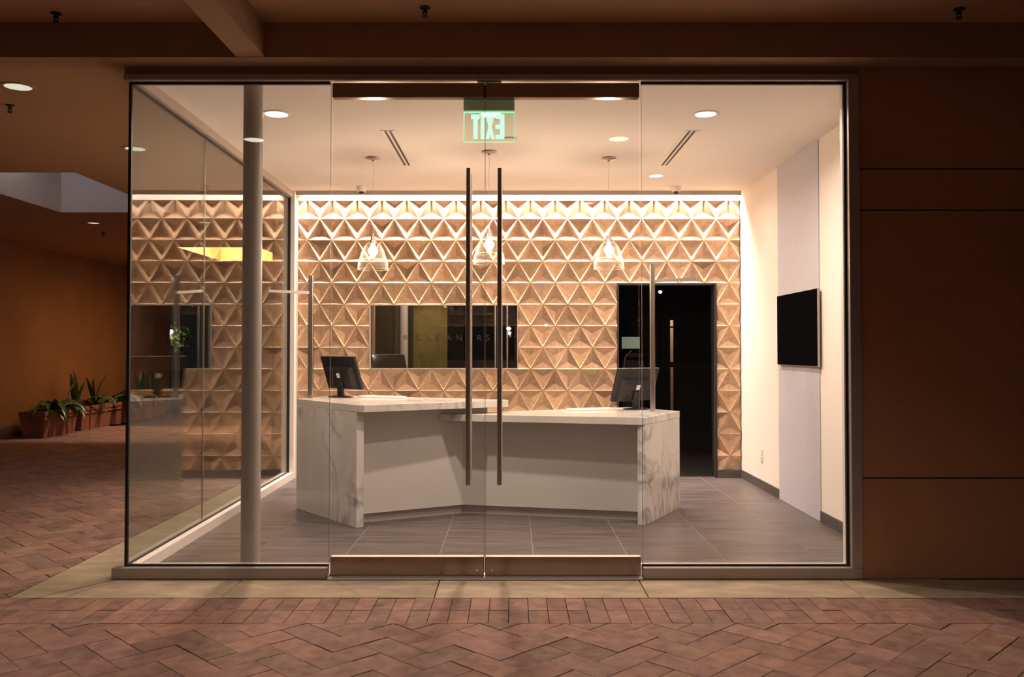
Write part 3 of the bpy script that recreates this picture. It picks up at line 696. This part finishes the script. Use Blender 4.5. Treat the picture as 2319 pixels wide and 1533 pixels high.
# ================================================================== CEILING FIXTURES
def downlight(x, y, z, lens, ring, label, group, power=0, col=WARM, r=.085, spread=160, depth=.0):
    t = thing('recessed_downlight', (x, y, z), label, 'downlight', group)
    lathe('trim_ring', [(r-.014, -.002), (r-.012, -.006), (r+.006, -.006), (r+.010, -.0005), (r-.014, -.0005)], (x, y, z), ring, t, 32, close=True)
    lathe('lens', [(0, -.0035), (r-.015, -.0030)], (x, y, z), lens, t, 32)
    if power: lamp('AREA', 'downlight_lamp', (x, y, z-.010), power, col, t, shape='DISK', size=r*.9, spread=math.radians(spread))
    return t
G1 = 'recessed downlights in the shop ceiling'
downlight(-1.645, 6.13, HC, 'lens', 'whitepaint', 'lit recessed downlight at the front left of the shop ceiling', G1, DOWN_W, r=.092)
downlight(-.147, 6.13, HC, 'lens', 'whitepaint', 'lit recessed downlight glaring behind the exit sign', G1, DOWN_W)
downlight(1.352, 6.13, HC, 'lens', 'whitepaint', 'lit recessed downlight at the front right of the shop ceiling', G1, DOWN_W)
downlight(1.362, 8.31, HC, 'lens', 'whitepaint', 'lit recessed downlight near the back right corner of the ceiling', G1, DOWN_W*.5, r=.075)
cvr = thing('ceiling_disc', (-.02, 6.85, HC), 'small flat disc on the ceiling just below the exit sign', 'ceiling disc'); lathe('disc', [(0, -.012), (.055, -.012), (.062, -.002), (.062, 0), (0, 0)], (-.02, 6.85, HC), 'ceil', cvr)
cvr = thing('sprinkler_cover', (.26, 6.57, HC), 'faint round sprinkler cover in the ceiling right of the exit sign', 'sprinkler cover'); lathe('cover', [(0, -.0015), (.036, -.0015), (.038, 0), (0, 0)], (.26, 6.57, HC), 'ceil', cvr)
G2 = 'arcade downlights'
downlight(-2.29, 2.62, 3.2, 'lens_arc', 'stucco_grey', 'arcade downlight above the pavement mirrored beside the steel column', G2, ARC_W, WARM, r=.10, spread=112)
downlight(.945, 2.62, 3.2, 'lens_arc', 'stucco_grey', 'arcade downlight above the pavement mirrored right of the exit sign', G2, ARC_W, WARM, r=.10, spread=112)
downlight(-2.29, -.8, 3.2, 'lens_arc', 'stucco_grey', 'unseen downlight added behind the viewer on the left to lift the walls', G2, ARC_W*4, WARM, r=.10, spread=150)  # unseen lamp added to brighten the dark outer walls
downlight(.945, -.8, 3.2, 'lens_arc', 'stucco_grey', 'unseen downlight added behind the viewer on the right to lift the walls', G2, ARC_W*4, WARM, r=.10, spread=150)  # second unseen lamp, added for the same wall brightening
downlight(-3.13, 5.56, 3.0, 'lens_dim', 'stucco_grey', 'passage downlight at the far left edge of the view', G2, PASS_W*1.2, WARM, r=.095, spread=110)
downlight(-3.12, 7.28, 3.0, 'lens_dim', 'stucco_grey', 'passage downlight cut by the glass corner line', G2, PASS_W, WARM, r=.095, spread=110)
downlight(-5.49, 11.55, 3.0, 'lens_dim', 'stucco_grey', 'small far passage downlight beyond the skylight well', G2, 1.5, WARM, r=.085)
downlight(-4.01, 11.5, 3.0, 'lens_dim', 'stucco_grey', 'small far passage downlight seen through the side glass', G2, 1.5, WARM, r=.085)

def diffuser(x, label):
    t = thing('slot_diffuser', (x, 7.22, HC), label, 'air vent', 'slot air diffusers')
    y0, y1 = 6.60, 7.86
    box('plate', x-.055, x-.028, y0, y1, HC-.004, HC-.0002, 'whitepaint', t); box('plate', x-.008, x+.008, y0, y1, HC-.004, HC-.0002, 'whitepaint', t); box('plate', x+.028, x+.055, y0, y1, HC-.004, HC-.0002, 'whitepaint', t)
    box('slot', x-.0275, x-.0085, y0+.01, y1-.01, HC-.0015, HC-.0001, 'black', t); box('slot', x+.0085, x+.0275, y0+.01, y1-.01, HC-.0015, HC-.0001, 'black', t)
    box('end_cap', x-.055, x+.055, y0-.008, y0-.0005, HC-.005, HC-.0002, 'whitepaint', t)
diffuser(-.935, 'two slot air diffuser in the ceiling left of the exit sign')
diffuser(1.355, 'two slot air diffuser in the ceiling at the right')

def dome(x, y, label):
    t = thing('dome_camera', (x, y, HC), label, 'security camera', 'dome cameras by the cove')
    lathe('housing', [(0, 0), (.052, 0), (.052, -.018), (.040, -.052), (.032, -.055), (0, -.055)], (x, y, HC), 'alu_light', t)
    lathe('dome', [(.030, -.0552), (.028, -.066), (.018, -.077), (0, -.081)], (x, y, HC), 'blackplastic', t)
dome(-1.517, 8.87, 'white dome security camera under the ceiling above the left counter')
dome(1.654, 8.87, 'white dome security camera under the ceiling above the doorway')

def pendant(x, y, zb, label):
    t = thing('pendant_lamp', (x, y, HC), label, 'pendant lamp', 'clear glass pendants over the counters')
    lathe('canopy', [(0, -.0005), (.060, -.0005), (.064, -.006), (.062, -.016), (.050, -.022), (.012, -.024), (.010, -.034), (0, -.034)], (x, y, HC), 'nickel', t)
    zs = zb+.235      # top of shade
    bm = bmesh.new(); pts = [Vector((x+.004*math.sin(i*1.9)*(0 < i < 8), y, HC-.03+(zs+.06-HC+.03)*i/8)) for i in range(9)]
    for a, b in zip(pts[:-1], pts[1:]): addcyl(bm, a, b, .0017, seg=6)
    fin(bm, 'cord', 'alu_light', t)
    lathe('socket', [(0, .085), (.006, .083), (.008, .060), (.020, .055), (.021, .030), (.028, .026), (.030, -.004), (.022, -.008), (0, -.008)], (x, y, zs-.01), 'nickel', t)
    pr = [(.031, 0), (.042, -.006), (.064, -.026), (.085, -.058), (.100, -.095), (.110, -.130), (.115, -.152), (.123, -.159), (.1265, -.180), (.130, -.235)]
    lathe('glass_shade', pr+[(r-.002, z) for r, z in reversed(pr)], (x, y, zs), 'shade', t, 40, close=True)
    lathe('shade_rim', [(.1275, -.233), (.1315, -.233), (.1315, -.2375), (.1275, -.2375)], (x, y, zs), 'shade_rim', t, 40, close=True)
    lathe('shade_rim', [(.1135, -.150), (.121, -.154), (.1235, -.159), (.115, -.157)], (x, y, zs), 'shade_rim', t, 40, close=True)
    lathe('bulb', [(0, -.018), (.014, -.02), (.024, -.042), (.042, -.068), (.042, -.09), (.024, -.112), (0, -.118)], (x, y, zs), 'bulb', t, 20)
    lamp('POINT', 'pendant_bulb_lamp', (x, y, zs-.145), PEND_W, WARMER, t, shadow_soft_size=.03)
pendant(-1.188, 7.53, 2.020, 'left clear glass bell pendant over the taller counter')
pendant(-.190, 7.29, 2.045, 'middle clear glass bell pendant between the two door pulls')
pendant(.828, 7.53, 2.028, 'right clear glass bell pendant over the lower counter')

# exit sign (seen from behind, so the word reads backwards)
ex = thing('exit_sign', (-.138, 5.30, 2.98), 'green lit glass EXIT sign seen reversed behind the top of the doors', 'sign')
sx = lambda u: (1030+u/8.52-1160)/377.; sz = lambda v: 1.33+(793-160-v/8.52)/377.
box('housing', sx(170), sx(1158), 5.275, 5.325, sz(770), sz(540), plain('green grey housing', (.50, .62, .48), .4, var=.03), ex, bevel=.003)  # colour lightened to stand in for the sign's green light on its face
box('mount', sx(450), sx(890), 5.285, 5.315, sz(540), HC-.0005, 'blackplastic', ex)
bm = bmesh.new(); addbox(bm, sx(175), sx(1150), 5.297, 5.303, sz(1360), sz(772)); fin(bm, 'acrylic_panel', 'acrylic', ex)
for a in ((sx(168), sx(182), sz(1345), sz(772)), (sx(1145), sx(1157), sz(1345), sz(772)), (sx(182), sx(1145), sz(1364), sz(1350)), (sx(175), sx(1150), sz(790), sz(770.5))):
    box('glowing_edge', a[0], a[1], 5.296, 5.304, a[2], a[3], 'greenedge', ex)
letters = {'T': [[(315,830),(480,830),(480,915),(315,915)], [(360,915),(443,915),(443,1305),(360,1305)]], 'I': [[(502,830),(577,830),(577,1305),(502,1305)]],
 'X': [[(600,830),(662,830),(768,1305),(706,1305)], [(706,830),(768,830),(662,1305),(600,1305)]],
 'E': [[(875,830),(960,830),(960,1305),(875,1305)], [(788,830),(875,830),(875,908),(788,908)], [(788,1026),(875,1026),(875,1104),(788,1104)], [(788,1227),(875,1227),(875,1305),(788,1305)]]}
for ch, polys in letters.items():
    bm = bmesh.new()
    for n_, P in enumerate(polys):
        y_ = 5.2955-.0003*n_*(ch == 'X')
        a = [bm.verts.new((sx(u), y_, sz(v))) for u, v in P]; b = [bm.verts.new((sx(u), 5.2968, sz(v))) for u, v in P]
        n = len(P)
        for i in range(n): bm.faces.new([a[i], a[(i+1)%n], b[(i+1)%n], b[i]])
        bm.faces.new(a); bm.faces.new(b[::-1])
    fin(bm, 'letter', 'exitglow', ex)
lamp('POINT', 'exit_lamp', (-.138, 5.34, 2.86), .35, (.25, 1, .5), ex, shadow_soft_size=.05)

def sprinkler(x, y, z, label):
    t = thing('fire_sprinkler', (x, y, z), label, 'sprinkler', 'pendent fire sprinklers')
    lathe('escutcheon', [(0, 0), (.030, 0), (.030, -.004), (.012, -.010), (0, -.010)], (x, y, z), 'black', t, 20)
    bm = bmesh.new(); addcyl(bm, (x, y, z-.008), (x, y, z-.026), .009, seg=10); addcyl(bm, (x-.012, y, z-.024), (x-.009, y, z-.046), .003, seg=6); addcyl(bm, (x+.012, y, z-.024), (x+.009, y, z-.046), .003, seg=6)
    addcyl(bm, (x, y, z-.022), (x, y, z-.027), .015, seg=12); addcyl(bm, (x, y, z-.044), (x, y, z-.049), .013, seg=12); fin(bm, 'frame', 'black', t)
    lathe('deflector', [(0, -.050), (.017, -.050), (.017, -.053), (0, -.053)], (x, y, z), 'black', t, 16)
sprinkler(-2.53, 4.86, 3.2, 'black sprinkler on the arcade ceiling at the upper left')
sprinkler(-.475, 4.78, 3.2, 'black sprinkler on the arcade ceiling above the doors')
sprinkler(2.45, 4.80, 3.2, 'black sprinkler on the arcade ceiling at the upper right')
sprinkler(-3.42, 5.98, 3.0, 'black sprinkler on the passage ceiling left of the glass corner')
sprinkler(-5.8, 12.5, 3.0, 'tiny black sprinkler on the passage ceiling beyond the skylight well')

# ================================================================== PLANTERS
def leaf_mesh(L_, W_, rise, droop, n=7):
    bm = bmesh.new(); row = []
    for i in range(n+1):
        t = i/n; s = t*L_
        ang = math.radians(rise)-t*math.radians(droop)
        if i == 0: p = Vector((0, 0, 0))
        else: p = row_p+Vector((math.cos(ang), 0, math.sin(ang)))*(L_/n)
        row_p = p
        wd = W_*(.45+.55*math.sin(min(1, t*1.5)*math.pi/2))*(1-max(0, t-.55)/.45)**.8 if t < 1 else .0
        c = bm.verts.new(p); up = Vector((-math.sin(ang), 0, math.cos(ang)))*wd*.22
        if wd > 1e-4: row.append((bm.verts.new(p+Vector((0, wd/2, 0))+up), c, bm.verts.new(p-Vector((0, wd/2, 0))+up)))
        else: row.append((c, c, c))
    for a, b in zip(row[:-1], row[1:]):
        for k in (0, 1):
            vs = [a[k], a[k+1], b[k+1], b[k]]; vs = [v for i_, v in enumerate(vs) if v not in vs[:i_]]
            if len(vs) > 2: bm.faces.new(vs)
    me = bpy.data.meshes.new('leaf'); bm.to_mesh(me); bm.free()
    me.polygons.foreach_set('use_smooth', [True]*len(me.polygons)); return me
LM = {}
for nm, a in (('arch', (.46, .052, 68, 125)), ('arch2', (.40, .060, 55, 110)), ('up', (.42, .055, 86, 18)), ('low', (.34, .050, 40, 95)), ('thin', (.40, .012, 75, 120))):
    for mt in ('leaf', 'leafpale'):
        me = leaf_mesh(*a); me.materials.append(M[mt]); LM[(nm, mt)] = me
def planter(y0, ln, label, seed, style):
    r = random.Random(seed); x0, x1 = -7.45, -7.05; cx, cy = (x0+x1)/2, y0+ln/2
    t = thing('terracotta_planter', (cx, cy, 0), label, 'planter', 'terracotta planters along the passage wall')
    bm = bmesh.new(); h = .40; iw = .02
    def ring(dx, z, inset=0): return [bm.verts.new(p) for p in ((x0+dx+inset, y0+dx+inset, z), (x1-dx-inset, y0+dx+inset, z), (x1-dx-inset, y0+ln-dx-inset, z), (x0+dx+inset, y0+ln-dx-inset, z))]
    rs = [ring(.04, 0), ring(.012, .30), ring(.012, .33), ring(0, .335), ring(0, h), ring(0, h, .028), ring(.02, .33, .028)]
    bm.faces.new(rs[0][::-1])
    for a, b in zip(rs[:-1], rs[1:]):
        for i in range(4): bm.faces.new([a[i], a[(i+1)%4], b[(i+1)%4], b[i]])
    bm.faces.new(rs[-1]); fin(bm, 'trough', 'terracotta', t, bevel=0)
    box('band', x0-.004, x1+.004, y0-.004, y0+ln+.004, .275, .292, 'terracotta', t, bevel=.002)
    box('soil', x0+.03, x1-.03, y0+.03, y0+ln-.03, .335, .36, 'soil', t)
    ctr = [(cx, y0+.24), (cx, y0+ln*.5), (cx, y0+ln-.24)]
    for ci, (px, py) in enumerate(ctr):
        n = 22 if style == 0 else 13
        for i in range(n):
            if style == 0: nm = r.choice(['arch', 'arch2', 'low', 'arch', 'up' if i < 2 else 'arch2'])
            else: nm = r.choice(['up', 'up', 'arch', 'low']) if ci != 1 else r.choice(['thin', 'thin', 'low'])
            mt = r.choice(['leaf', 'leafpale']) if style == 0 else 'leaf'
            o = link('leaf', LM[(nm, mt)], t, world=False)
            o.location = (px-cx+r.uniform(-.05, .05), py-cy+r.uniform(-.06, .06), .355)
            an = 2*math.pi*(i+r.uniform(-.3, .3))/n
            s = r.uniform(.85, 1.2)*(1.35 if style else 1.5)
            if nm != 'up':
                if math.cos(an) < -.2: s *= .52
                if (math.sin(an) > .3 and ci == 2) or (math.sin(an) < -.3 and ci == 0): s *= .5
            o.scale = (s, s, s)
            o.rotation_euler = (r.uniform(-.2, .2), r.uniform(-.05, .2) if nm == 'up' else r.uniform(-.15, .15), an)
planter(13.36, 1.02, 'nearest terracotta planter with pale arching strap leaves at the far left', 3, 0)
planter(14.52, 1.10, 'second terracotta planter along the wall with dark upright leaves', 5, 1)
planter(15.80, 1.05, 'third terracotta planter half hidden at the glass corner', 8, 0)
planter(17.05, 1.05, 'fourth terracotta planter seen only through the side glass', 11, 1)

# far tree and lamp beyond the passage
tr = thing('tree', (-11.6, 30, 0), 'small lamplit green tree in the dark beyond the passage', 'tree')
cyl('trunk', (-11.6, 30, -.02), (-11.55, 30, 1.5), .09, 'bark', tr, r1=.05, seg=10)
bm = bmesh.new(); r = random.Random(4)
for i in range(420):
    v = Vector((r.gauss(0, 1), r.gauss(0, 1), r.gauss(0, 1))).normalized()*r.uniform(.3, 1)
    p = Vector((-11.55, 30, 1.75))+Vector((v.x*.62, v.y*.62, v.z*.6)); a = Vector((r.uniform(-1, 1), r.uniform(-1, 1), r.uniform(-1, 1))).normalized()*.08; b = a.orthogonal().normalized()*.05
    q = [bm.verts.new(p+s) for s in (a, b, -a, -b)]; bm.faces.new(q)
o = fin(bm, 'foliage', 'leafpale', tr); o['kind'] = 'stuff'
def park_lamp(x, y, z, label, power=0, ground=0):
    t = thing('park_lamp', (x, y, 0), label, 'street lamp', 'lamps in the dark beyond')
    cyl('pole', (x, y, -.02), (x, y, z-.09), .03, 'blackplastic', t, seg=10)
    lathe('head', [(0, .12), (.10, .09), (.12, .06), (0, .055)], (x, y, z), 'blackplastic', t, 16)
    lathe('globe', [(0, .05), (.07, .03), (.09, 0), (.05, -.07), (0, -.09)], (x, y, z), 'parklamp', t, 16)
    if power: lamp('POINT', 'park_lamp_light', (x, y-.1, z-.15), power, (1, .95, .8), t, shadow_soft_size=.1)
park_lamp(-11.3, 29.2, 1.95, 'bright lamp beside the far tree beyond the passage', 30)
park_lamp(6.74, -29.7, 3.99, 'lamp across the courtyard mirrored in the doorway glass')
park_lamp(1.9, -39.0, 2.75, 'lamp across the courtyard mirrored on the oak tiles')
park_lamp(-.12, -21.5, 2.12, 'lamp across the courtyard mirrored in the dark window')
gr = box('courtyard_ground', -40, 40, -50, -7, -.12, -.02, 'mortar'); tag(gr, 'dark courtyard ground behind the viewer', 'ground', kind='structure')
gr = box('passage_ground', -40, -9.5, -7, 60, -.12, -.02, 'mortar'); tag(gr, 'dark ground beyond the passage wall', 'ground', kind='structure')
gr = box('far_ground', -9.5, 10, 34, 60, -.12, -.02, 'mortar'); tag(gr, 'dark ground at the far end of the passage', 'ground', kind='structure')
pl = thing('arcade_pillar', (-2.22, -5.6, 0), 'yellow lit square pillar across the walkway mirrored in the dark window', 'pillar')
box('shaft', -2.68, -1.76, -6.4, -5.5, .15, 3.2, 'yellowlit', pl); box('plinth', -2.74, -1.70, -6.46, -5.44, -.02, .15, 'stone', pl)
lamp('SPOT', 'pillar_lamp', (-2.22, -3.9, 3.15), 90, (1, .8, .5), pl, rot=(math.radians(-38), 0, 0), spot_size=math.radians(75), spot_blend=.6, shadow_soft_size=.08)
